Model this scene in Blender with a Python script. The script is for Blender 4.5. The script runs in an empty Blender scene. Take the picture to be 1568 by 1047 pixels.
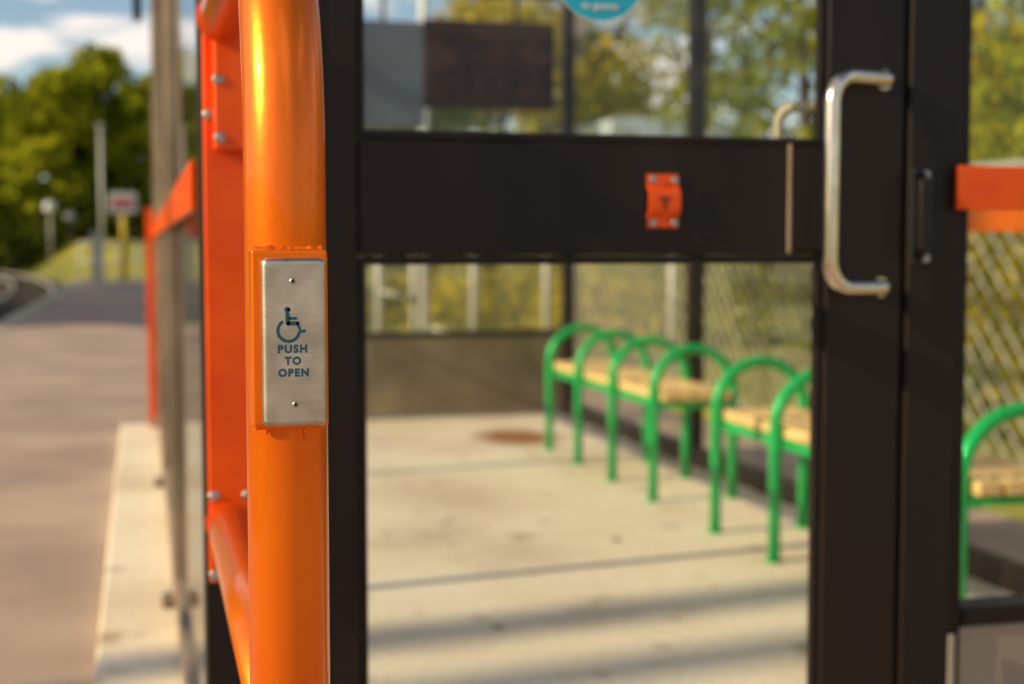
import bpy, math, random
import numpy as np
from mathutils import Vector, Matrix
random.seed(7); np.random.seed(7)
S=bpy.context.scene
COL=S.collection
TH=math.radians(14.6)

# ------------------------------------------------------------ materials
def new_mat(name):
    m=bpy.data.materials.new(name); m.use_nodes=True
    nt=m.node_tree; nt.nodes.clear()
    out=nt.nodes.new('ShaderNodeOutputMaterial')
    return m,nt,out
def noise(nt,scale,detail=4,vec=None,sc=(1,1,1)):
    tc=nt.nodes.new('ShaderNodeTexCoord'); mp=nt.nodes.new('ShaderNodeMapping')
    mp.inputs['Scale'].default_value=sc
    nt.links.new(tc.outputs['Object'],mp.inputs['Vector'])
    n=nt.nodes.new('ShaderNodeTexNoise'); n.inputs['Scale'].default_value=scale; n.inputs['Detail'].default_value=detail
    nt.links.new(mp.outputs['Vector'],n.inputs['Vector'])
    return n
def ramp(nt,fac,stops):
    r=nt.nodes.new('ShaderNodeValToRGB')
    el=r.color_ramp.elements
    while len(el)<len(stops): el.new(0.5)
    for e,(p,c) in zip(el,stops):
        e.position=p; e.color=(c[0],c[1],c[2],1) if hasattr(c,'__len__') else (c,c,c,1)
    nt.links.new(fac,r.inputs['Fac'])
    return r.outputs['Color']
def paint(name,c1,c2=None,rough=0.4,metal=0.0,nscale=6,bump=0.0,bscale=60,coat=0.0,sc=(1,1,1),rvar=0.1,spec=0.5):
    m,nt,out=new_mat(name)
    b=nt.nodes.new('ShaderNodeBsdfPrincipled')
    c2=c2 or tuple(x*0.75 for x in c1)
    n=noise(nt,nscale,5,sc=sc)
    nt.links.new(ramp(nt,n.outputs['Fac'],[(0.35,c2),(0.65,c1)]),b.inputs['Base Color'])
    nt.links.new(ramp(nt,n.outputs['Fac'],[(0.3,rough+rvar),(0.7,rough)]),b.inputs['Roughness'])
    b.inputs['Metallic'].default_value=metal
    b.inputs['Specular IOR Level'].default_value=spec
    if coat: 
        b.inputs['Coat Weight'].default_value=coat; b.inputs['Coat Roughness'].default_value=0.05
    if bump:
        n2=noise(nt,bscale,3,sc=sc); bp=nt.nodes.new('ShaderNodeBump'); bp.inputs['Strength'].default_value=bump
        bp.inputs['Distance'].default_value=0.002
        nt.links.new(n2.outputs['Fac'],bp.inputs['Height']); nt.links.new(bp.outputs['Normal'],b.inputs['Normal'])
    nt.links.new(b.outputs['BSDF'],out.inputs['Surface'])
    return m
ORANGE=paint('orange_gloss_paint',(1.0,0.195,0.0),(0.97,0.165,0.0),rough=0.30,nscale=9,bump=0.07,bscale=140,coat=0.35,rvar=0.05,spec=0.3,metal=0.55)
ORANGE2=paint('orange_panel_paint',(0.93,0.105,0.0),(0.82,0.075,0.0),rough=0.38,nscale=12,bump=0.1,bscale=80,coat=0.15,spec=0.3,metal=0.1)
BRONZE=paint('dark_bronze_aluminium',(0.022,0.0135,0.011),(0.011,0.0075,0.0065),rough=0.38,nscale=4,bump=0.05,bscale=30,sc=(1,1,0.15),spec=0.24)
TAN=paint('tan_metal',(0.42,0.30,0.195),(0.22,0.155,0.105),rough=0.4,metal=0.35,nscale=4)  # lighter, browner metal than the dark bronze frame
STEEL=paint('polished_stainless',(0.86,0.76,0.62),(0.72,0.63,0.51),rough=0.19,metal=1.0,nscale=20)
BOLT=paint('zinc_bolt',(0.55,0.53,0.50),(0.35,0.33,0.3),rough=0.35,metal=1.0,nscale=200)
GALV=paint('galvanised_steel',(0.64,0.61,0.55),(0.48,0.46,0.42),rough=0.5,metal=0.2,nscale=20)
GREEN=paint('green_gloss_paint',(0.002,0.47,0.11),(0.001,0.38,0.085),rough=0.3,nscale=8,coat=0.3,spec=0.3,metal=0.15)
WOOD=paint('pale_slat_wood',(0.90,0.62,0.26),(0.60,0.38,0.14),rough=0.6,nscale=6,bump=0.3,bscale=40,sc=(12,1,12))
TEAL=paint('engraved_blue_ink',(0.006,0.085,0.15),(0.005,0.07,0.125),rough=0.5,nscale=300)
BLACK=paint('black_rubber',(0.01,0.01,0.01),rough=0.5)
BOARD=paint('brown_board',(0.040,0.014,0.008),(0.024,0.009,0.005),rough=0.5,nscale=4,spec=0.2)
BLUEGREY=paint('blue_grey_panel',(0.12,0.15,0.19),(0.08,0.10,0.13),rough=0.4,nscale=2)
KICK=paint('kick_panel_metal',(0.34,0.275,0.18),(0.17,0.135,0.088),rough=0.28,metal=0.55,nscale=2.5,bump=0.2,bscale=5)
KICKF=paint('kick_panel_front',(0.38,0.32,0.27),(0.26,0.22,0.19),rough=0.4,metal=0.3,nscale=3)
YELLOW=paint('yellow_paint',(0.75,0.50,0.02),rough=0.5)
WHITE=paint('white_paint',(0.78,0.78,0.76),(0.6,0.6,0.58),rough=0.5)
CREAM=paint('cream_coating',(0.70,0.60,0.36),(0.6,0.5,0.3),rough=0.4)
RED=paint('red_paint',(0.6,0.06,0.07),rough=0.5)
STICK=paint('sticker_blue',(0.01,0.45,0.62),(0.01,0.39,0.56),rough=0.4)
PALEBLUE=paint('pale_metal_roof',(0.62,0.70,0.74),(0.5,0.58,0.62),rough=0.4,nscale=3)
BARK=paint('bark',(0.10,0.075,0.05),(0.05,0.036,0.024),rough=0.9,nscale=5,bump=0.6,bscale=20)

def brushed():
    m,nt,out=new_mat('brushed_stainless')
    b=nt.nodes.new('ShaderNodeBsdfPrincipled'); b.inputs['Metallic'].default_value=1
    n=noise(nt,60,6,sc=(1,1,40)); n0=noise(nt,45,4)
    mx=nt.nodes.new('ShaderNodeMix'); mx.data_type='RGBA'; mx.inputs[0].default_value=0.5
    nt.links.new(ramp(nt,n.outputs['Fac'],[(0.3,(0.48,0.41,0.33)),(0.7,(0.75,0.66,0.54))]),mx.inputs[6])
    nt.links.new(ramp(nt,n0.outputs['Fac'],[(0.35,(0.40,0.33,0.26)),(0.65,(0.77,0.68,0.57))]),mx.inputs[7])
    nt.links.new(mx.outputs[2],b.inputs['Base Color'])
    nt.links.new(ramp(nt,n.outputs['Fac'],[(0.3,0.42),(0.7,0.34)]),b.inputs['Roughness'])
    bp=nt.nodes.new('ShaderNodeBump'); bp.inputs['Strength'].default_value=0.3; bp.inputs['Distance'].default_value=0.0003
    nt.links.new(n.outputs['Fac'],bp.inputs['Height']); nt.links.new(bp.outputs['Normal'],b.inputs['Normal'])
    nt.links.new(b.outputs['BSDF'],out.inputs['Surface']); return m
BRUSH=brushed()

def glass(name,tint=(0.97,0.98,0.97),dust=0.004,base=0.03):
    m,nt,out=new_mat(name)
    lw=nt.nodes.new('ShaderNodeLayerWeight'); lw.inputs['Blend'].default_value=0.5
    p=nt.nodes.new('ShaderNodeMath'); p.operation='POWER'; p.inputs[1].default_value=5
    a=nt.nodes.new('ShaderNodeMath'); a.operation='MULTIPLY_ADD'; a.inputs[1].default_value=0.75; a.inputs[2].default_value=base
    nt.links.new(lw.outputs['Facing'],p.inputs[0]); nt.links.new(p.outputs[0],a.inputs[0])
    t=nt.nodes.new('ShaderNodeBsdfTransparent'); t.inputs['Color'].default_value=(*tint,1)
    g=nt.nodes.new('ShaderNodeBsdfGlossy'); g.inputs['Roughness'].default_value=0.01
    d=nt.nodes.new('ShaderNodeBsdfDiffuse'); d.inputs['Color'].default_value=(0.6,0.57,0.5,1)
    n=noise(nt,2.5,6); 
    mul=nt.nodes.new('ShaderNodeMath'); mul.operation='MULTIPLY'; mul.inputs[1].default_value=dust*2
    nt.links.new(n.outputs['Fac'],mul.inputs[0])
    m1=nt.nodes.new('ShaderNodeMixShader'); m2=nt.nodes.new('ShaderNodeMixShader')
    nt.links.new(a.outputs[0],m1.inputs[0]); nt.links.new(t.outputs[0],m1.inputs[1]); nt.links.new(g.outputs[0],m1.inputs[2])
    nt.links.new(mul.outputs[0],m2.inputs[0]); nt.links.new(m1.outputs[0],m2.inputs[1]); nt.links.new(d.outputs[0],m2.inputs[2])
    nt.links.new(m2.outputs[0],out.inputs['Surface']); return m
GLASS=glass('clear_glass'); 

def concrete():
    m,nt,out=new_mat('concrete_floor')
    b=nt.nodes.new('ShaderNodeBsdfPrincipled'); b.inputs['Roughness'].default_value=0.7
    n=noise(nt,1.3,8); n2=noise(nt,35,4); n3=noise(nt,5,5)
    c=ramp(nt,n.outputs['Fac'],[(0.30,(0.68,0.545,0.365)),(0.5,(0.90,0.755,0.535)),(0.7,(0.95,0.84,0.63))])
    c2=ramp(nt,n2.outputs['Fac'],[(0.3,0.84),(0.6,1.0)])
    c3=ramp(nt,n3.outputs['Fac'],[(0.28,(0.45,0.36,0.27)),(0.38,(1,1,1))])
    mm=nt.nodes.new('ShaderNodeMix'); mm.data_type='RGBA'; mm.blend_type='MULTIPLY'; mm.inputs[0].default_value=1
    nt.links.new(c,mm.inputs[6]); nt.links.new(c2,mm.inputs[7])
    m3=nt.nodes.new('ShaderNodeMix'); m3.data_type='RGBA'; m3.blend_type='MULTIPLY'; m3.inputs[0].default_value=0.8
    nt.links.new(mm.outputs[2],m3.inputs[6]); nt.links.new(c3,m3.inputs[7])
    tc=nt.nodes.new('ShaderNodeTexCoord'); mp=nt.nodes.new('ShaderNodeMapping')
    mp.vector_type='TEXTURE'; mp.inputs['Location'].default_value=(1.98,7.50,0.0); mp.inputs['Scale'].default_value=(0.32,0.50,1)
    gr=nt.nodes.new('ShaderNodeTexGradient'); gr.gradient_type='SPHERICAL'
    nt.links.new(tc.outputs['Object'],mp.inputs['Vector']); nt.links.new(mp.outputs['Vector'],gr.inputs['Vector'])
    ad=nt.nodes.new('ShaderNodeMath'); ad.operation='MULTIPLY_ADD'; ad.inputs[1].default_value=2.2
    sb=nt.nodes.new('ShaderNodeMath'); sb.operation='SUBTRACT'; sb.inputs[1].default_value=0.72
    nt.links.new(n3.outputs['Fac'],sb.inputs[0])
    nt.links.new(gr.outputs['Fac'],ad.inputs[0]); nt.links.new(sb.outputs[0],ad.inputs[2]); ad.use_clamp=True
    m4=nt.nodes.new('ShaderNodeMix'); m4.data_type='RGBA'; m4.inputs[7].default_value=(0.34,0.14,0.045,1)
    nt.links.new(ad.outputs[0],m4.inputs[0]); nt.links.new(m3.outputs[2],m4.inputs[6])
    nt.links.new(m4.outputs[2],b.inputs['Base Color'])
    bp=nt.nodes.new('ShaderNodeBump'); bp.inputs['Strength'].default_value=0.3; bp.inputs['Distance'].default_value=0.004
    nt.links.new(n2.outputs['Fac'],bp.inputs['Height']); nt.links.new(bp.outputs['Normal'],b.inputs['Normal'])
    nt.links.new(b.outputs['BSDF'],out.inputs['Surface']); return m
CONC=concrete()
ASPH=paint('asphalt',(0.50,0.365,0.275),(0.35,0.25,0.19),rough=0.85,nscale=1.1,bump=0.5,bscale=60)
GRASS=paint('grass_ground',(0.38,0.32,0.03),(0.14,0.15,0.022),rough=0.95,nscale=0.35,bump=0.8,bscale=3)
BALLAST=paint('track_ballast',(0.13,0.11,0.095),(0.06,0.05,0.045),rough=0.95,nscale=6,bump=1,bscale=20)

def foliage(name,stops,scale=0.5,trans=0.35):
    m,nt,out=new_mat(name)
    g=nt.nodes.new('ShaderNodeNewGeometry')
    n=noise(nt,scale,3)
    ad=nt.nodes.new('ShaderNodeMath'); ad.operation='MULTIPLY_ADD'; ad.inputs[1].default_value=0.45
    mu=nt.nodes.new('ShaderNodeMath'); mu.operation='MULTIPLY_ADD'; mu.inputs[1].default_value=0.9; mu.inputs[2].default_value=-0.18
    nt.links.new(n.outputs['Fac'],mu.inputs[0])
    nt.links.new(g.outputs['Random Per Island'],ad.inputs[0]); nt.links.new(mu.outputs[0],ad.inputs[2])
    col=ramp(nt,ad.outputs[0],stops)
    d=nt.nodes.new('ShaderNodeBsdfDiffuse'); t=nt.nodes.new('ShaderNodeBsdfTranslucent')
    nt.links.new(col,d.inputs['Color']); nt.links.new(col,t.inputs['Color'])
    mx=nt.nodes.new('ShaderNodeMixShader'); mx.inputs[0].default_value=trans
    nt.links.new(d.outputs[0],mx.inputs[1]); nt.links.new(t.outputs[0],mx.inputs[2]); nt.links.new(mx.outputs[0],out.inputs['Surface'])
    return m
LEAF=foliage('leaf_green',[(0.1,(0.06,0.085,0.007)),(0.45,(0.25,0.29,0.016)),(0.9,(0.64,0.56,0.03))])
LEAFD=foliage('leaf_baked_shade',[(0.1,(0.015,0.026,0.005)),(0.45,(0.05,0.07,0.010)),(0.9,(0.15,0.16,0.018))])  # shade at the foot of the far trees, put into the leaf colour
LEAFT=foliage('leaf_distant_tree',[(0.10,(0.035,0.055,0.006)),(0.40,(0.18,0.22,0.014)),(0.75,(0.62,0.58,0.035))],0.30)
LEAFY=foliage('leaf_autumn',[(0.1,(0.13,0.14,0.012)),(0.45,(0.46,0.38,0.025)),(0.9,(0.84,0.60,0.02))],1.2)

# ------------------------------------------------------------ geometry helpers
def empty(name,loc=(0,0,0)):
    e=bpy.data.objects.new(name,None); e.empty_display_size=0.1; e.location=(0,0,0); COL.objects.link(e); return e
def obj(name,verts,faces,mat,parent=None,smooth=False):
    me=bpy.data.meshes.new(name); me.from_pydata([tuple(v) for v in verts],[],faces); me.update()
    if smooth: me.polygons.foreach_set('use_smooth',[True]*len(me.polygons))
    o=bpy.data.objects.new(name,me); COL.objects.link(o)
    if mat: me.materials.append(mat)
    if parent: o.parent=parent
    return o
def box(name,a,b,mat,parent=None,bevel=0.0,seg=2):
    x0,y0,z0=a; x1,y1,z1=b
    v=[(x0,y0,z0),(x1,y0,z0),(x1,y1,z0),(x0,y1,z0),(x0,y0,z1),(x1,y0,z1),(x1,y1,z1),(x0,y1,z1)]
    f=[(0,3,2,1),(4,5,6,7),(0,1,5,4),(1,2,6,5),(2,3,7,6),(3,0,4,7)]
    o=obj(name,v,f,mat,parent)
    if bevel:
        md=o.modifiers.new('bevel','BEVEL'); md.width=bevel; md.segments=seg; md.limit_method='NONE'
        o.data.polygons.foreach_set('use_smooth',[True]*6)
        md.harden_normals=True
    return o
def sweep(name,pts,r,mat,parent=None,n=16,closed_ends=True):
    pts=[Vector(p) for p in pts]; V=[];F=[]
    t0=(pts[1]-pts[0]).normalized()
    u=t0.orthogonal().normalized()
    for i,p in enumerate(pts):
        if i==0: t=t0
        elif i==len(pts)-1: t=(pts[i]-pts[i-1]).normalized()
        else: t=((pts[i+1]-pts[i]).normalized()+(pts[i]-pts[i-1]).normalized()).normalized()
        u=(u-t*u.dot(t)).normalized(); w=t.cross(u)
        rr=r[i] if hasattr(r,'__len__') else r
        for k in range(n):
            a=2*math.pi*k/n; V.append(p+(u*math.cos(a)+w*math.sin(a))*rr)
    for i in range(len(pts)-1):
        for k in range(n):
            k2=(k+1)%n; F.append((i*n+k,i*n+k2,(i+1)*n+k2,(i+1)*n+k))
    if closed_ends:
        F.append(tuple(range(n-1,-1,-1))); F.append(tuple((len(pts)-1)*n+k for k in range(n)))
    o=obj(name,V,F,mat,parent,smooth=True)
    if closed_ends:
        o.data.polygons[-1].use_smooth=False; o.data.polygons[-2].use_smooth=False
    return o
def fillet(pts,R,seg=12):
    pts=[Vector(p) for p in pts]; out=[pts[0]]
    for i in range(1,len(pts)-1):
        a=(pts[i-1]-pts[i]).normalized(); b=(pts[i+1]-pts[i]).normalized()
        r=R[i-1] if hasattr(R,'__len__') else R
        ang=a.angle(b); d=r/math.tan(ang/2)
        p0=pts[i]+a*d; c=pts[i]+(a+b).normalized()*(r/math.sin(ang/2)); p1=pts[i]+b*d
        v0=p0-c; v1=p1-c; tot=v0.angle(v1)
        for k in range(seg+1):
            s=k/seg
            out.append(c+(v0*math.sin((1-s)*tot)+v1*math.sin(s*tot))/math.sin(tot))
    out.append(pts[-1]); return out
def cyl(name,p0,p1,r,mat,parent=None,n=20): return sweep(name,[p0,p1],r,mat,parent,n)
def bolt(name,x,y,z,r,parent,mat=BOLT):
    V=[];F=[];prof=[(r*1.35,0),(r*1.35,-0.0018),(r,-0.002),(r*0.92,-r*0.35),(r*0.6,-r*0.6),(r*0.05,-r*0.7)]
    n=14
    for (rr,dy) in prof:
        for k in range(n):
            a=2*math.pi*k/n; V.append((x+rr*math.cos(a),y+dy,z+rr*math.sin(a)))
    for i in range(len(prof)-1):
        for k in range(n):
            k2=(k+1)%n; F.append((i*n+k,i*n+k2,(i+1)*n+k2,(i+1)*n+k))
    F.append(tuple((len(prof)-1)*n+k for k in range(n)))
    return obj(name,V,F,mat,parent,smooth=True)
def quad(name,v,mat,parent=None): return obj(name,v,[(0,1,2,3)],mat,parent)
def stroke(name,pts,w,mat,parent,y,cx,cz,thick=0.0002):
    V=[];F=[]
    P=[Vector((p[0],0,p[1])) for p in pts]
    n=len(P)
    for i,p in enumerate(P):
        if i==0:t=(P[1]-P[0])
        elif i==n-1:t=P[i]-P[i-1]
        else:t=(P[i+1]-P[i]).normalized()+(P[i]-P[i-1]).normalized()
        t.normalize(); q=Vector((-t.z,0,t.x))*w/2
        V+= [p+q,p-q]
    for i in range(n-1): F.append((2*i,2*i+1,2*i+3,2*i+2))
    for e in (P[0],P[-1]):
        b=len(V)
        for k in range(12):
            a=2*math.pi*k/12; V.append(e+Vector((math.cos(a)*w/2,-0.00001,math.sin(a)*w/2)))
        F.append(tuple(range(b,b+12)))
    V=[(v.x+cx,y+v.y,v.z+cz) for v in V]
    return obj(name,V,F,mat,parent)
def text(name,s,size,x,y,z,mat,parent,spacing=1.0,offset=0.0):
    cu=bpy.data.curves.new(name,'FONT'); cu.body=s; cu.size=size; cu.align_x='CENTER'; cu.align_y='CENTER'
    cu.space_character=spacing; cu.extrude=0.0001; cu.offset=offset
    o=bpy.data.objects.new(name,cu); COL.objects.link(o); o.location=(x,y,z); o.rotation_euler=(math.pi/2,0,0)
    cu.materials.append(mat); o.parent=parent; return o

# ------------------------------------------------------------ orange guard rail + push plate
rail=empty('orange_guard_rail')
X0=0.096; Y0=0.985; R=0.0278
path=fillet([(X0,Y0,-0.06),(X0,Y0,1.325),(X0+0.004,1.80,1.325)],[0.22],28)
sweep('upright_tube',path,R,ORANGE,rail,48)
sweep('lower_arm',[(X0,Y0+0.01,0.70),(X0+0.004,1.805,0.70)],0.0245,ORANGE,rail,40)
cyl('lower_weld_collar',(X0,Y0+0.022,0.70),(X0,Y0+0.034,0.70),0.0275,ORANGE,rail,32)
cyl('ground_flange',(X0,Y0,-0.06),(X0,Y0,-0.048),0.075,ORANGE,rail,32)
box('wall_plate',(0.077,1.806,0.625),(0.172,1.822,1.325),ORANGE2,rail,0.003)
cyl('lower_weld',(0.100,1.798,0.70),(0.100,1.8055,0.70),0.0275,ORANGE2,rail,32)
cyl('upper_weld',(0.100,1.767,1.325),(0.100,1.775,1.325),0.031,ORANGE2,rail,32)
box('upper_bracket',(0.089,1.775,1.165),(0.165,1.8055,1.35),ORANGE2,rail,0.003)
for i,(x,z) in enumerate([(0.084,1.312),(0.084,1.21),(0.084,0.735),(0.084,0.635),(0.126,0.735),(0.165,0.635)]):
    bolt('plate_bolt_%d'%i,x,1.806,z,0.0055,rail)
for i,(x,z) in enumerate([(0.094,1.25),(0.095,1.180)]):
    bolt('bracket_bolt_%d'%i,x,1.775,z,0.005,rail)

pl=empty('push_plate_button')
PX=0.0968; PZ=0.987
box('orange_back_box',(X0-0.0262,0.948,PZ-0.0575),(X0+0.0242,0.99,PZ+0.0600),ORANGE,pl,0.0022,3)
def weld(name,z,sgn):
    pts=[]
    for i in range(33):
        x=X0-0.024+0.046*i/32
        pts.append((x,0.9575+random.uniform(-.0004,.0004),z+random.uniform(-.0005,.0005)))
    sweep(name,pts,[0.0022+random.uniform(-.0005,.0005) for _ in pts],ORANGE,pl,10)
weld('weld_bead_top',PZ+0.0605,1); weld('weld_bead_bottom',PZ-0.058,-1)
for i,(dx,L) in enumerate([(-0.006,0.006),(0.009,0.0085),(-0.016,0.004)]):
    xx=X0+dx; yy=Y0-math.sqrt(R*R-dx*dx)-0.0002
    sweep('paint_run_%d'%i,[(xx,yy,PZ-0.058),(xx,yy,PZ-0.058-L*.7),(xx,yy,PZ-0.060-L)],[0.0009,0.0010,0.0003],ORANGE,pl,8)
o=box('stainless_cover',(PX-0.0212,0.936,PZ-0.0565),(PX+0.0210,0.9475,PZ+0.0545),BRUSH,pl,0.0042,5)
YF=0.9358
for i,(dx,dz) in enumerate([(-0.001,0.0395),(0.0,-0.0415)]):
    cyl('screw_hole_%d'%i,(PX+dx,0.9345,PZ+dz),(PX+dx,0.9365,PZ+dz),0.0011,BLACK,pl,16)
    V=[];F=[];n=24
    for rr,yy in [(0.0021,0.9357),(0.0017,0.9352),(0.0012,0.9350)]:
        for k in range(n):
            a=2*math.pi*k/n; V.append((PX+dx+rr*math.cos(a),yy,PZ+dz+rr*math.sin(a)))
    for i2 in range(2):
        for k in range(n): F.append((i2*n+k,i2*n+(k+1)%n,(i2+1)*n+(k+1)%n,(i2+1)*n+k))
    obj('screw_rim_%d'%i,V,F,BRUSH,pl,True)
sx,sz=PX-0.0034,PZ+0.0105; k=0.00100
def st(nm,p,w): stroke(nm,[(a*k,b*k) for a,b in p],w*k*1.25,TEAL,pl,YF,sx,sz)
hd=[(math.cos(a)*0.9-1.3,math.sin(a)*0.9+10.3) for a in np.linspace(0,2*math.pi,14)]
st('symbol_head',hd,1.7)
st('symbol_back',[(-1.3,7.4),(-0.9,1.2)],2.3)
st('symbol_arm',[(-1.0,4.6),(4.2,4.6)],1.5)
st('symbol_seat',[(-0.7,1.3),(5.2,1.3)],2.1)
st('symbol_leg',[(5.2,1.3),(7.4,-4.3),(9.6,-3.7)],1.7)
arc=[(-0.6+7.0*math.cos(a),-3.4+7.0*math.sin(a)) for a in np.linspace(math.radians(128),math.radians(345),30)]
st('symbol_wheel',arc,1.7)
text('label_push','PUSH',0.0070,PX-0.0016,YF,PZ-0.0052,TEAL,pl,1.25,0.00036)
text('label_to','TO',0.0068,PX-0.0014,YF,PZ-0.0130,TEAL,pl,1.25,0.00036)
text('label_open','OPEN',0.0068,PX-0.0010,YF,PZ-0.0208,TEAL,pl,1.22,0.00036)

# ------------------------------------------------------------ shelter
sh=empty('glass_waiting_shelter')
YD=1.85; XR=2.55; YB=8.45; HT=2.62
def glz(name,x0,x1,y0,y1,z0,z1):
    if x0==x1: v=[(x0,y0,z0),(x0,y1,z0),(x0,y1,z1),(x0,y0,z1)]
    else: v=[(x0,y0,z0),(x1,y0,z0),(x1,y0,z1),(x0,y0,z1)]
    return quad(name,v,GLASS,sh)
box('corner_post',(0.073,YD-0.027,0.0),(0.160,YD+0.05,HT),BRONZE,sh,0.003)
for i,y in enumerate([4.2,6.33,8.42]):
    box('left_post_%d'%i,(0.074,y-0.028,0.0),(0.125,y+0.028,HT),TAN,sh,0.004)
    box('left_post_foot_%d'%i,(0.040,y-0.03,0.003),(0.072,y+0.03,0.035),TAN,sh,0.006)
    cyl('left_foot_bolt_%d'%i,(0.055,y,0.035),(0.055,y,0.05),0.010,BOLT,sh,8)
ys=[1.905,4.168,4.232,6.298,6.362,8.388]
for i in range(3):
    a,b=ys[2*i],ys[2*i+1]
    glz('left_glass_%d'%i,0.095,0.095,a,b,0.1,HT-0.1)
    box('left_sill_%d'%i,(0.080,a,0.0),(0.112,b,0.10),TAN,sh,0.003)
    box('left_head_%d'%i,(0.080,a,HT-0.1),(0.112,b,HT),BRONZE,sh,0.003)
box('left_orange_band',(0.063,1.90,1.095),(0.0725,8.45,1.16),ORANGE2,sh,0.002)
box('far_orange_corner_plate',(0.030,8.46,0.0),(0.085,8.50,1.26),ORANGE2,sh,0.003)
JX0,JX1=1.062,1.142
box('door_jamb',(JX0,YD-0.02,0.0),(JX1,YD+0.06,HT),BRONZE,sh,0.004)
box('sidelight_frame_left',(JX1+0.002,YD-0.012,0.0),(JX1+0.022,YD+0.045,HT-0.1),BRONZE,sh,0.002)
box('sidelight_sill',(JX1+0.024,YD-0.014,0.487),(XR-0.03,YD+0.04,0.515),BRONZE,sh,0.003)
box('sidelight_kick_panel',(JX1+0.024,YD-0.006,0.03),(XR-0.03,YD+0.02,0.485),KICKF,sh,0.003)
box('kick_panel_frame',(JX1-0.004,YD-0.028,0.0),(JX1+0.006,YD-0.021,0.48),KICKF,sh,0.002)
glz('sidelight_glass',JX1+0.02,XR-0.03,YD+0.012,YD+0.012,0.51,HT-0.1)
box('front_orange_band',(JX1-0.012,YD-0.038,1.10),(XR,YD-0.0285,1.163),ORANGE2,sh,0.002)
box('front_head',(0.073,YD-0.018,HT-0.1),(XR+0.03,YD+0.05,HT+0.02),BRONZE,sh,0.003)
box('transom',(0.162,YD-0.01,2.12),(JX0-0.002,YD+0.045,2.19),BRONZE,sh,0.003)
glz('transom_glass',0.162,JX0-0.002,YD+0.012,YD+0.012,2.19,HT-0.1)
for i,y in enumerate([YD+0.02,4.2,6.33,8.42]):
    box('right_post_%d'%i,(XR-0.035,y-0.035,0.0),(XR+0.035,y+0.035,HT),BRONZE,sh,0.004)
for i,(a,b) in enumerate([(1.91,4.16),(4.24,6.29),(6.37,8.38)]):
    glz('right_glass_%d'%i,XR,XR,a,b,0.1,HT-0.1)
    box('right_sill_%d'%i,(XR-0.025,a,0.0),(XR+0.025,b,0.09),BRONZE,sh,0.003)
    box('right_head_%d'%i,(XR-0.025,a,HT-0.1),(XR+0.025,b,HT),BRONZE,sh,0.003)
    box('right_orange_band_%d'%i,(XR-0.045,a,1.09),(XR-0.036,b,1.16),ORANGE,sh,0.002)
glz('back_glass',0.13,XR-0.04,YB,YB,0.53,HT-0.1)
box('back_kick_panel',(0.13,YB-0.02,0.02),(XR-0.037,YB+0.015,0.495),KICK,sh,0.002)
box('back_rail',(0.13,YB-0.03,0.497),(XR-0.037,YB+0.02,0.53),BRONZE,sh,0.003)
box('back_head',(0.13,YB-0.02,HT-0.08),(XR-0.037,YB+0.02,HT),BRONZE,sh,0.003)
box('back_orange_band',(0.13,YB-0.045,1.09),(XR-0.05,YB-0.033,1.16),ORANGE2,sh,0.002)
quad('roof_sheet',[(0.02,1.6,HT+0.06),(XR+0.15,1.6,HT+0.20),(XR+0.15,8.65,HT+0.20),(0.02,8.65,HT+0.06)],glass('roof_polycarbonate',(0.95,0.96,0.96),0.02),sh)
for i,y in enumerate([1.62,2.9,4.2,5.3,6.33,7.4,8.6]):
    obj('purlin_%d'%i,[(0.02,y-.02,HT+.02),(XR+.15,y-.02,HT+.16),(XR+.15,y+.02,HT+.16),(0.02,y+.02,HT+.02),(0.02,y-.02,HT+.055),(XR+.15,y-.02,HT+.195),(XR+.15,y+.02,HT+.195),(0.02,y+.02,HT+.055)],[(0,3,2,1),(4,5,6,7),(0,1,5,4),(1,2,6,5),(2,3,7,6),(3,0,4,7)],BRONZE,sh)
box('eaves_gutter',(-0.03,1.58,HT-0.03),(0.018,8.68,HT+0.07),BRONZE,sh,0.006)
box('gutter_outlet',(-0.022,8.5,2.33),(0.028,8.56,HT-0.032),BRONZE,sh,0.006)

# door
dr=empty('glass_entrance_door')
DX0,DX1=0.166,1.056
RZ0,RZ1=1.036,1.187
box('hinge_stile',(DX0,YD-0.015,0.012),(0.272,YD+0.03,2.11),BRONZE,dr,0.003)
box('lock_stile',(0.936,YD-0.015,0.012),(DX1,YD+0.03,2.11),BRONZE,dr,0.004)
box('mid_rail',(0.274,YD-0.012,RZ0),(0.934,YD+0.028,RZ1),BRONZE,dr,0.003)
box('top_rail',(0.274,YD-0.012,2.0),(0.934,YD+0.028,2.11),BRONZE,dr,0.003)
box('bottom_rail',(0.274,YD-0.012,0.012),(0.934,YD+0.028,0.26),BRONZE,dr,0.003)
for nm,z0,z1 in (('lower',0.26,RZ0),('upper',RZ1,2.0)):
    quad(nm+'_glass',[(0.274,YD+0.008,z0),(0.934,YD+0.008,z0),(0.934,YD+0.008,z1),(0.274,YD+0.008,z1)],GLASS,dr)
    box(nm+'_bead_left',(0.2725,YD-0.009,z0+0.001),(0.283,YD+0.004,z1-0.001),BRONZE,dr,0.002)
    box(nm+'_bead_right',(0.924,YD-0.009,z0+0.001),(0.9355,YD+0.004,z1-0.001),BRONZE,dr,0.002)
    box(nm+'_bead_bottom',(0.2835,YD-0.009,z0+0.0005),(0.9235,YD+0.004,z0+0.012),BRONZE,dr,0.002)
    box(nm+'_bead_top',(0.2835,YD-0.009,z1-0.012),(0.9235,YD+0.004,z1-0.0005),BRONZE,dr,0.002)
box('rail_end_cap',(0.876,YD-0.018,RZ0+0.002),(0.882,YD-0.0125,RZ1+0.003),TAN,dr,0.002)
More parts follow.
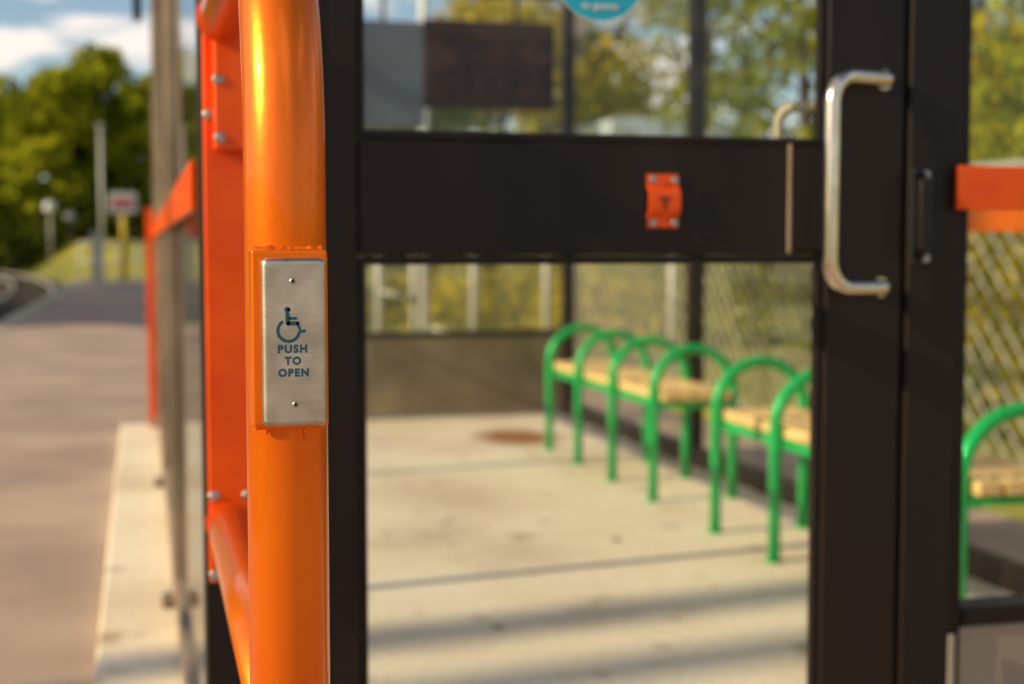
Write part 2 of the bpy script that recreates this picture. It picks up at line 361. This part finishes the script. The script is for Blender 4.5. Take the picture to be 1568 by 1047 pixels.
box('rail_cap_plate',(0.883,YD-0.017,RZ0+0.006),(0.930,YD-0.0125,RZ1-0.002),BRONZE,dr,0.002)
box('meeting_seal',(DX1+0.0005,YD-0.004,0.012),(JX0-0.0005,YD+0.02,2.11),BLACK,dr)
HZ0,HZ1=0.990,1.282; HM,HV=1.020,0.921
h=fillet([(HM,YD-0.015,HZ1),(HM,YD-0.03,HZ1),(HV,YD-0.058,HZ1),(HV,YD-0.058,HZ0),(HM,YD-0.03,HZ0),(HM,YD-0.015,HZ0)],[0.008,0.038,0.038,0.008],10)
ph=empty('door_pull_handle')
sweep('handle_bar',h,0.0108,STEEL,ph,28)
for z in (HZ1,HZ0): cyl('handle_rose_%d'%(z>1.1),(HM,YD-0.0155,z),(HM,YD-0.021,z),0.0135,STEEL,ph,24)
h2=fillet([(0.975,YD+0.031,1.25),(0.905,YD+0.08,1.25),(0.905,YD+0.08,1.06),(0.975,YD+0.031,1.06)],[0.025,0.025],8)
ph2=empty('door_pull_handle.001'); sweep('inner_bar',h2,0.008,CREAM,ph2,20)
for z in (1.25,1.06): cyl('inner_rose_%d'%(z>1.1),(0.975,YD+0.0305,z),(0.975,YD+0.034,z),0.013,CREAM,ph2,24)
lk=empty('door_lock_pull')
LX=-0.014
box('backplate',(1.079+LX,YD-0.0245,1.022),(1.112+LX,YD-0.0205,1.160),BLACK,lk,0.0018)
sweep('lock_grip',fillet([(1.096+LX,YD-0.024,1.148),(1.082+LX,YD-0.045,1.143),(1.082+LX,YD-0.045,1.040),(1.096+LX,YD-0.024,1.035)],[0.012,0.012],8),0.006,BRONZE,lk,16)
bolt('lock_bolt_1',1.100+LX,YD-0.0245,1.150,0.0045,lk); bolt('lock_bolt_2',1.102+LX,YD-0.0245,1.031,0.0045,lk)
br=empty('orange_door_bracket')
V=[];F=[];bx0,bx1=0.668,0.713
prof=[(0,1.073),(0,1.0895),(-0.0025,1.091),(-0.005,1.094),(-0.006,1.101),(-0.006,1.109),(-0.006,1.117),(-0.005,1.124),(-0.0025,1.127),(0,1.1285),(0,1.146)]
for i,(dy,z) in enumerate(prof):
    wob=0.0022*math.sin(math.pi*(i/(len(prof)-1)))
    V+=[(bx0+wob*0.5,YD-0.0155+dy,z),(bx1+wob*0.9,YD-0.0155+dy,z)]
for i in range(len(prof)-1): F.append((2*i,2*i+1,2*i+3,2*i+2))
o=obj('saddle',V,F,ORANGE2,br,False); md=o.modifiers.new('s','SOLIDIFY'); md.thickness=0.003; md.offset=-1
md=o.modifiers.new('b','BEVEL'); md.width=0.0008; md.segments=2
box('slot_vertical',(0.689,YD-0.0262,1.098),(0.693,YD-0.0252,1.112),BLACK,br); box('slot_head',(0.683,YD-0.0264,1.111),(0.699,YD-0.0254,1.1145),BLACK,br)
for i,(x,z) in enumerate([(0.675,1.139),(0.707,1.138),(0.675,1.080),(0.707,1.080)]): bolt('saddle_bolt_%d'%i,x,YD-0.0186,z,0.0038,br)
sk=empty('round_door_sticker')
def disc(name,cx,cz,y,r,mat,parent,r0=0):
    n=48;V=[];F=[]
    if r0==0:
        V=[(cx+r*math.cos(2*math.pi*k/n),y,cz+r*math.sin(2*math.pi*k/n)) for k in range(n)];F=[tuple(range(n))]
    else:
        for rr in (r0,r):
            V+=[(cx+rr*math.cos(2*math.pi*k/n),y,cz+rr*math.sin(2*math.pi*k/n)) for k in range(n)]
        F=[(k,(k+1)%n,n+(k+1)%n,n+k) for k in range(n)]
    return obj(name,V,F,mat,parent)
SCX,SCZ=0.606,1.416
disc('disc',SCX,SCZ,YD+0.006,0.064,STICK,sk); disc('border',SCX,SCZ,YD+0.0055,0.0655,WHITE,sk,0.0643)
for i,(s,dz) in enumerate([('PLEASE KEEP',0.018),('DOOR CLOSED',0.0),('thank you',-0.018),('to guests',-0.044)]):
    text('sticker_text_%d'%i,s,0.0135,SCX,YD+0.005,SCZ+dz,WHITE,sk,1.05,0.0003)

# ------------------------------------------------------------ notice board on back wall
nb=empty('notice_board')
box('board_frame',(1.64,YB-0.11,1.86),(2.44,YB-0.06,2.38),BOARD,nb,0.006)
for i in range(3):
    x=1.69+i*0.245
    box('board_panel_%d'%i,(x,YB-0.116,1.91),(x+0.21,YB-0.111,2.33),paint('board_inset_%d'%i,(0.05,0.018,0.010),(0.012,0.005,0.004),rough=0.5,nscale=12,spec=0.2),nb,0.002)
box('side_panel',(1.22,YB-0.10,1.74),(1.637,YB-0.06,2.36),BLUEGREY,nb,0.004)
for x in (1.4,2.2): cyl('hanger_%d'%int(x),(x,YB-0.08,2.35),(x,YB-0.08,HT+0.08),0.012,BRONZE,nb)

# ------------------------------------------------------------ benches
def bench(name,ys_,x0=2.02,x1=2.37):
    e=empty(name)
    for i,y in enumerate(ys_):
        p=fillet([(x0,y,0.0),(x0,y,0.625),(x1,y,0.625),(x1,y,0.0)],[0.1745,0.1745],14)
        sweep('arch_%d'%i,p,0.0205,GREEN,e,20)
        cyl('cross_bar_%d'%i,(x0,y,0.395),(x1,y,0.395),0.016,GREEN,e,14)
        for xx in (x0,x1): cyl('foot_%d_%d'%(i,int(xx*100)),(xx,y,0.0),(xx,y,0.006),0.03,GREEN,e,20)
    for j in range(4):
        a=x0+0.026+j*0.077
        w=0.066
        if j==0: a=x0+0.024
        box('slat_%d'%j,(a,ys_[0]-0.05,0.414),(a+w,ys_[-1]+0.05,0.452),WOOD,e,0.005)
    for nm,xx in (('front_rail',x0+0.035),('back_rail',x1-0.035)):
        box(nm,(xx-0.012,ys_[0]-0.02,0.376+0.002),(xx+0.012,ys_[-1]+0.02,0.4125),GREEN,e,0.002)
bench('arched_bench',[5.456,5.98,6.49,6.99])
bench('arched_bench.001',[3.20,3.77,4.30,4.80])

# ------------------------------------------------------------ ground, platform, floor
def trackx(y): return -3.4-((max(y,40)-40)/22.0)**2
def gh(x,y):
    tx=trackx(y)
    d=x-tx
    if d< -3.0: z=-0.8+min(2.9,(-3.0-d)*0.22)
    elif d<2.5: z=-0.8
    else: z=-0.8+min(1.0,(d-2.5)/4.0)*0.66 if y>47 else -0.8
    if y>72 and d>2.5: z+=min(2.0,(y-72)*0.07)*min(1,(d-2.5)/3)
    if (x>3.42 or (x>=0.62 and y>=10)) and y<=60: z=max(z,-0.12)
    return z
xs=list(np.concatenate([np.linspace(-400,-40,10),np.linspace(-35,-3,33),[-2,-1,0,0.6,0.62,1.3,2.2,3.4],[3.43],np.linspace(5,40,20),np.linspace(60,400,8)]))
yy=list(np.concatenate([np.linspace(-300,-20,8),np.linspace(-10,140,76),np.linspace(160,600,12)]))
V=[(x,y,gh(x,y)) for y in yy for x in xs]; nx=len(xs)
F=[(j*nx+i,j*nx+i+1,(j+1)*nx+i+1,(j+1)*nx+i) for j in range(len(yy)-1) for i in range(nx-1)]
obj('ground',V,F,GRASS,None,True)
pf=empty('station_platform')
box('platform_deck',(-2.0,-25,-0.795),(3.42,12.0,-0.06),ASPH,pf)
box('platform_deck_far',(-2.0,12.003,-0.795),(0.61,47.5,-0.061),ASPH,pf)
box('platform_edge_line',(-1.98,-25,-0.0595),(-1.78,47.4,-0.052),paint('edge_line',(0.66,0.57,0.38),(0.48,0.40,0.27),rough=0.8),pf)
box('shelter_floor_slab',(-0.13,1.62,-0.058),(2.75,8.66,0.0),CONC,None,0.012)
bl=[];F=[];Y=[v for v in np.linspace(-25,135,90)]
for y in Y:
    for dx in (-2.4,1.3 if y<48 else 2.0): bl.append((trackx(y)+dx,y,-0.79))
F=[(2*i,2*i+1,2*i+3,2*i+2) for i in range(len(Y)-1)]
tk=empty('railway_track')
obj('ballast_bed',bl,F,BALLAST,tk)
for s,dx in (('left',-0.72),('right',0.72)):
    sweep('rail_'+s,[(trackx(y)+dx,y,-0.62) for y in np.linspace(-25,130,80)],0.045,GALV,tk,6)
V=[];F=[]
for i in range(230):
    y=-24+i*0.65; tx=trackx(y); b=len(V)
    V+=[(tx-1.2,y-.12,-.788),(tx+1.2,y-.12,-.788),(tx+1.2,y+.12,-.788),(tx-1.2,y+.12,-.788),(tx-1.2,y-.12,-.68),(tx+1.2,y-.12,-.68),(tx+1.2,y+.12,-.68),(tx-1.2,y+.12,-.68)]
    F+=[tuple(b+q for q in f) for f in [(4,5,6,7),(0,1,5,4),(1,2,6,5),(2,3,7,6),(3,0,4,7)]]
obj('sleepers',V,F,BARK,tk)

V=[];F=[]
for i in range(46):
    x=random.uniform(0.2,2.4);y=random.uniform(2.3,8.2)
    if i<2: x,y=(0.93,3.72) if i==0 else (1.62,4.75)
    s=random.uniform(0.006,0.014) if i>1 else 0.026
    a=random.uniform(0,6.28);b=len(V)
    V+=[(x+math.cos(a+q*1.57)*s*(1 if q%2 else .55),y+math.sin(a+q*1.57)*s*(1 if q%2 else .55),0.004+random.uniform(0,0.006)) for q in range(4)]
    F.append((b,b+1,b+2,b+3))
obj('fallen_leaves',V,F,paint('dead_leaf',(0.22,0.09,0.03),rough=0.8),None)

# ------------------------------------------------------------ platform-end furniture
sg=empty('platform_end_sign')
cyl('post',(-0.5,46,-0.06),(-0.5,46,2.6),0.09,YELLOW,sg,12)
box('panel',(-0.92,45.9,2.05),(-0.1,45.93,2.66),WHITE,sg,0.02); box('red_stripe',(-0.84,45.88,2.22),(-0.18,45.895,2.47),RED,sg)
def globe(name,x,y,z):
    e=empty(name); g=gh(x,y); cyl('pole',(x,y,g),(x,y,z-0.2),0.05,GALV,e,12)
    pr=[(0.12,-.33),(0.3,-.22),(0.38,0),(0.3,.24),(0.15,.34),(0.02,.38)];V=[];F=[]
    for r,dz in pr:
        for q in range(16):V.append((x+r*math.cos(q*math.pi/8),y+r*math.sin(q*math.pi/8),z+dz))
    for i in range(len(pr)-1):
        for q in range(16):F.append((i*16+q,i*16+(q+1)%16,(i+1)*16+(q+1)%16,(i+1)*16+q))
    obj('globe',V,F,WHITE,e,True)
globe('globe_lamp',-5.25,90,3.3); globe('globe_lamp.001',-4.3,95,2.8)
lp=empty('lamp_post'); cyl('pole',(-1.5,60,-0.5),(-1.5,60,5.8),0.065,GALV,lp,12); box('lamp_head',(-1.62,59.7,5.78),(-1.38,60.3,5.9),GALV,lp,0.03)
lp=empty('lamp_post.001'); cyl('pole',(2.47,12.6,-0.12),(2.47,12.6,5.4),0.045,WHITE,lp,12); box('lamp_head',(1.9,12.5,5.38),(2.55,12.7,5.5),GALV,lp,0.03)
cb=empty('equipment_cabinet'); box('body',(-1.5,45.6,-0.06),(-1.12,46,1.4),GALV,cb,0.02); box('door',(-1.47,45.57,0.05),(-1.15,45.598,1.3),GALV,cb,0.01); box('cap',(-1.53,45.55,1.405),(-1.09,46.03,1.45),GALV,cb,0.01)

def chainlink(name,p0,p1,h,zb=-0.12,posts=None,pitch=0.07,pr=0.03,wr=0.0026):
    e=empty(name); p0=Vector(p0);p1=Vector(p1);L=(p1-p0).length;d=(p1-p0)/L;nrm=Vector((-d.y,d.x))
    V=[];F=[]
    def wire(s0,z0,s1,z1,w=wr):
        b=len(V)
        dirv=Vector((s1-s0,z1-z0)).normalized(); q=Vector((-dirv.y,dirv.x))*w
        for (s,z) in ((s0,z0),(s1,z1)):
            for (a,c,dn) in ((q.x,q.y,0),(-q.x,-q.y,0),(0,0,w*1.6)):
                P=p0+d*(s+a)+nrm*dn; V.append((P.x,P.y,z+c))
        for k in range(3): F.append((b+k,b+(k+1)%3,b+3+(k+1)%3,b+3+k))
    s=-h
    while s<L:
        for sgn in (1,-1):
            a,b_=(s,s+h) if sgn==1 else (s+h,s)
            lo,hi=max(0,min(a,b_)),min(L,max(a,b_))
            if hi-lo>0.02:
                f=lambda ss:(zb+(ss-a)/(b_-a)*h)
                wire(lo,f(lo),hi,f(hi))
        s+=pitch
    obj('mesh_wires',V,F,GALV,e)
    for i,s in enumerate(posts):
        P=p0+d*s; cyl('post_%d'%i,(P.x,P.y+0.0,zb),(P.x,P.y,zb+h+0.06),pr,GALV,e,12)
    for i,z in enumerate((zb+h,zb+0.06)): cyl('rail_%d'%i,(p0.x,p0.y,z),(p1.x,p1.y,z),0.018,GALV,e,8)
    return e
e=chainlink('chain_link_fence',(1.0,13.0),(4.0,13.0),1.75,posts=[0.0,1.12,1.45,2.02,2.73,3.0],pr=0.04)
cyl('gate_brace',(2.6,12.96,0.28),(3.02,12.96,0.16),0.025,GALV,e,10); cyl('gate_bar',(2.14,12.96,0.62),(2.45,12.96,0.55),0.02,GALV,e,10)
chainlink('chain_link_fence.001',(4.0,-6.0),(4.0,13.0),1.55,posts=[0.2+2.7*i for i in range(7)],pitch=0.15,wr=0.0040)
fe=empty('platform_end_railing')
for i in range(5): cyl('baluster_%d'%i,(-1.9+i*0.6,47.3,-0.06),(-1.9+i*0.6,47.3,1.1),0.03,GALV,fe,8)
for z in (1.1,0.55): cyl('rail_%d'%int(z*10),(-1.9,47.3,z),(0.5,47.3,z),0.03,GALV,fe,8)

us=empty('utility_shed')
wallm=paint('shed_wall',(0.4,0.38,0.34),rough=0.8)
box('walls',(7.3,21.5,-0.12),(9.7,24.5,2.62),wallm,us)
box('roof_fascia',(7.15,21.3,2.622),(9.85,24.7,3.02),PALEBLUE,us,0.03)
box('shed_door',(8.0,21.46,-0.1),(8.9,21.498,1.95),BLUEGREY,us,0.005); box('shed_vent',(9.1,21.47,1.9),(9.5,21.498,2.2),GALV,us,0.005)

AZ=0.15
for i,(x,y0,hh,r) in enumerate([(-20,3.62,14,0.13),(-22,3.12,15,0.12)]):  # unseen poles, added only to throw soft shadow bands over floor and asphalt
    y=y0+x*AZ
    e=empty('added_shadow_pole' if i==0 else 'added_shadow_pole.%03d'%i)
    g=gh(x,y); sweep('pole',[(x,y,g),(x,y,hh)],[r*1.1,r*0.85],BARK,e,12); cyl('crossarm',(x,y-0.6,hh-0.3),(x,y+0.6,hh-0.3),0.04,BARK,e,8)

# ------------------------------------------------------------ vegetation
def leaves_mesh(centers,radii,nper,size,rng):
    Vs=[]
    for c,r in zip(centers,radii):
        n=int(nper*(r[0]/np.mean([q[0] for q in radii]))**2) if len(radii)>1 else nper
        d=rng.normal(size=(n,3)); d/=np.linalg.norm(d,axis=1)[:,None]
        rad=rng.uniform(0.35,1.05,size=(n,1))**0.6
        P=c+d*rad*np.array(r)
        u=rng.normal(size=(n,3)); u/=np.linalg.norm(u,axis=1)[:,None]
        w=rng.normal(size=(n,3)); w-=u*np.sum(u*w,axis=1)[:,None]; w/=np.linalg.norm(w,axis=1)[:,None]
        s=rng.uniform(0.6,1.3,size=(n,1))*size
        Vs.append(np.stack([P-u*s,P-w*s*0.55,P+u*s,P+w*s*0.55],axis=1).reshape(-1,3))
    return np.concatenate(Vs)
def mesh_np(name,V,mat,parent):
    me=bpy.data.meshes.new(name); n=len(V)//4
    me.vertices.add(len(V)); me.vertices.foreach_set('co',V.astype(np.float32).ravel())
    me.loops.add(n*4); me.loops.foreach_set('vertex_index',np.arange(n*4,dtype=np.int32))
    me.polygons.add(n); me.polygons.foreach_set('loop_start',np.arange(0,n*4,4,dtype=np.int32)); me.polygons.foreach_set('loop_total',np.full(n,4,dtype=np.int32))
    me.update(calc_edges=True); me.materials.append(mat)
    o=bpy.data.objects.new(name,me); COL.objects.link(o); o.parent=parent; return o
tc_=[]
def tree(x,y,H,W,seed,mat=LEAF,nclump=26,nper=150,leaf=None,kind='broadleaf_tree',trunk=True,low=0.25,zb=None):
    rng=np.random.default_rng(seed)
    nm=kind if tc_.count(kind)==0 else '%s.%03d'%(kind,tc_.count(kind)); tc_.append(kind)
    e=empty(nm); g=gh(x,y) if zb is None else zb
    if trunk:
        lean=rng.normal(size=2)*0.03*H
        sweep('trunk',[(x,y,g-0.1),(x+lean[0]*.3,y+lean[1]*.3,g+H*.35),(x+lean[0],y+lean[1],g+H*.85)],[H*.028,H*.02,H*.005],BARK,e,8)
    cs=[];rs=[]
    for i in range(nclump):
        t=rng.uniform(low,0.97); prof=math.sin(math.pi*min(1,(t-low)/(1-low)*0.82+0.14))
        a=rng.uniform(0,2*math.pi); rr=W*prof*rng.uniform(0.35,0.95)
        c=np.array([x+rr*math.cos(a),y+rr*math.sin(a),g+H*t]); r=W*rng.uniform(0.22,0.42)
        cs.append(c); rs.append((r,r,r*0.75))
        if trunk and i%3==0:
            sweep('limb_%d'%i,[(x,y,g+H*max(0.2,t-0.25)),tuple(c)],[H*.010,H*.003],BARK,e,5)
    V=leaves_mesh(cs,rs,nper,leaf or W*0.05,rng)
    mesh_np('crown',V,mat,e)
specs=[(-15,108,13.5,4.6),(-11.2,100,11.6,4.2),(-8.2,104,12.0,4.0),(-5.6,98,11.6,3.9),(-2.6,102,12.4,4.2),(0.6,100,10.4,3.6),(3.8,98,9.4,4.0),(8,96,12,4.6),(13,92,13,5),(19,90,13,5),(26,86,14,5.5),(-20,112,15,5),(-27,108,15,6)]
for i,(x,y,H,W) in enumerate(specs): tree(x,y,H,W,100+i,LEAFT,nclump=42,nper=160,leaf=0.34,low=0.08)
rng=np.random.default_rng(5)
def mass(name,pts,mat,leaf,nper):
    e=empty(name); V=leaves_mesh([np.array(p[:3]) for p in pts],[p[3] for p in pts],nper,leaf,rng); mesh_np('foliage',V,mat,e)
pts=[]
for i in range(60):
    x=rng.uniform(-22,30); y=rng.uniform(93,97)-max(0,x)*0.2; pts.append((x,y,gh(x,y)+1.6,(2.0,1.4,rng.uniform(1.6,2.8))))
mass('undergrowth',pts,LEAFD,0.3,170)
pts=[]
for i in range(40):
    y=rng.uniform(62,90); x=trackx(y)-rng.uniform(3.5,9); pts.append((x,y,gh(x,y)+0.3,(1.2,1.2,0.6)))
mass('meadow_plants',pts,LEAFY,0.16,120)
for i,(x,y,H,W) in enumerate([(-13,20.5,13,3.4),(-13,25,13.5,3.8),(-13,30,13,3.8),(-13,35,13.5,3.8),(-14,40,13.5,3.8),(-16,24,13,4),(-16,33,14,4)]):
    tree(x,y,H,W,300+i,LEAF,nclump=30,nper=130,leaf=0.30,low=0.08)
pts=[]
for i in range(120):
    y=rng.uniform(-2,17); x=5.3+rng.uniform(0,2.0)
    hz=rng.uniform(0.1,2.0); pts.append((x,y,hz,(rng.uniform(.4,.7),)*2+(rng.uniform(.35,.6),)))
mass('hedge',pts,LEAF,0.055,240)
pts=[]
for i in range(110):
    y=rng.uniform(1.5,8); x=4.5+rng.uniform(0,0.8); pts.append((x,y,rng.uniform(0,1.5),(.3,.3,.35)))
mass('goldenrod_plants',pts,LEAFY,0.035,150)
pts=[]
for i in range(60):
    y=rng.uniform(15,22); x=rng.uniform(3.4,10); pts.append((x,y,rng.uniform(-0.1,0.5),(.7,.7,.5)))
mass('tall_grass',pts,LEAFY,0.07,170)
for i,(x,y,H,W,m) in enumerate([(9.5,13,4.6,1.7,LEAFY),(8.2,16.5,5.4,1.9,LEAF),(11.5,18,6.5,2.3,LEAFY),(8.9,8.3,4.4,1.5,LEAFY),(8.2,5.6,3.9,1.4,LEAF),(7.6,3.2,3.6,1.4,LEAFY),(12.5,10.5,6.5,2.2,LEAF),(5.4,27,5.0,1.8,LEAF),(7.6,31,6.8,2.4,LEAFY),(12,29,8,2.8,LEAF),(4.2,33,5.6,2.1,LEAFY),(16,24,8,3,LEAF),(10.5,34,9,3,LEAFY)]):
    tree(x,y,H,W,500+i,m,nclump=24,nper=170,leaf=0.07+W*0.015,low=0.15)

# ------------------------------------------------------------ light
EL=math.radians(25); LD=Vector((1,AZ,0)).normalized()*math.cos(EL); LD.z=-math.sin(EL)
sd=bpy.data.lights.new('sun','SUN'); sd.energy=5.0; sd.angle=math.radians(0.5); sd.color=(1.0,0.84,0.55)
so=bpy.data.objects.new('sun',sd); COL.objects.link(so); so.rotation_euler=LD.to_track_quat('-Z','Y').to_euler()
w=bpy.data.worlds.new('World'); S.world=w; w.use_nodes=True; nt=w.node_tree; nt.nodes.clear()
out=nt.nodes.new('ShaderNodeOutputWorld'); bg=nt.nodes.new('ShaderNodeBackground'); bg.inputs['Strength'].default_value=0.12
sky=nt.nodes.new('ShaderNodeTexSky'); sky.sky_type='NISHITA'; sky.sun_disc=False; sky.sun_elevation=EL
sky.sun_rotation=math.atan2(-LD.x,-LD.y); sky.dust_density=0.3; sky.air_density=1.0; sky.ozone_density=1.4
tc=nt.nodes.new('ShaderNodeTexCoord'); sp=nt.nodes.new('ShaderNodeSeparateXYZ'); nt.links.new(tc.outputs['Generated'],sp.inputs[0])
a=nt.nodes.new('ShaderNodeMath'); a.operation='MAXIMUM'; a.inputs[1].default_value=0.0; nt.links.new(sp.outputs['Z'],a.inputs[0])
a2=nt.nodes.new('ShaderNodeMath'); a2.operation='ADD'; a2.inputs[1].default_value=0.16; nt.links.new(a.outputs[0],a2.inputs[0])
vd=nt.nodes.new('ShaderNodeVectorMath'); vd.operation='DIVIDE'; cx=nt.nodes.new('ShaderNodeCombineXYZ')
for i in range(3): nt.links.new(a2.outputs[0],cx.inputs[i])
nt.links.new(tc.outputs['Generated'],vd.inputs[0]); nt.links.new(cx.outputs[0],vd.inputs[1])
ns=nt.nodes.new('ShaderNodeTexNoise'); ns.inputs['Scale'].default_value=1.9; ns.inputs['Detail'].default_value=7; ns.inputs['Roughness'].default_value=0.5
nt.links.new(vd.outputs[0],ns.inputs['Vector'])
rp=nt.nodes.new('ShaderNodeValToRGB'); rp.color_ramp.elements[0].position=0.505; rp.color_ramp.elements[1].position=0.58; nt.links.new(ns.outputs['Fac'],rp.inputs['Fac'])
mx=nt.nodes.new('ShaderNodeMix'); mx.data_type='RGBA'; mx.inputs[7].default_value=(8.6,7.9,7.3,1)
nt.links.new(rp.outputs['Color'],mx.inputs[0]); nt.links.new(sky.outputs[0],mx.inputs[6]); nt.links.new(mx.outputs[2],bg.inputs['Color']); nt.links.new(bg.outputs[0],out.inputs[0])

# ------------------------------------------------------------ camera
cd=bpy.data.cameras.new('camera'); co=bpy.data.objects.new('camera',cd); COL.objects.link(co)
cd.lens=50; cd.sensor_width=36; cd.clip_start=0.05; cd.clip_end=3000
co.location=(0,0,1.05); co.rotation_euler=(math.radians(90-3.9),0,-TH)
cd.dof.use_dof=True; cd.dof.focus_distance=0.945; cd.dof.aperture_fstop=5.6
S.camera=co
S.view_settings.view_transform='Standard'; S.view_settings.look='None'; S.view_settings.exposure=0
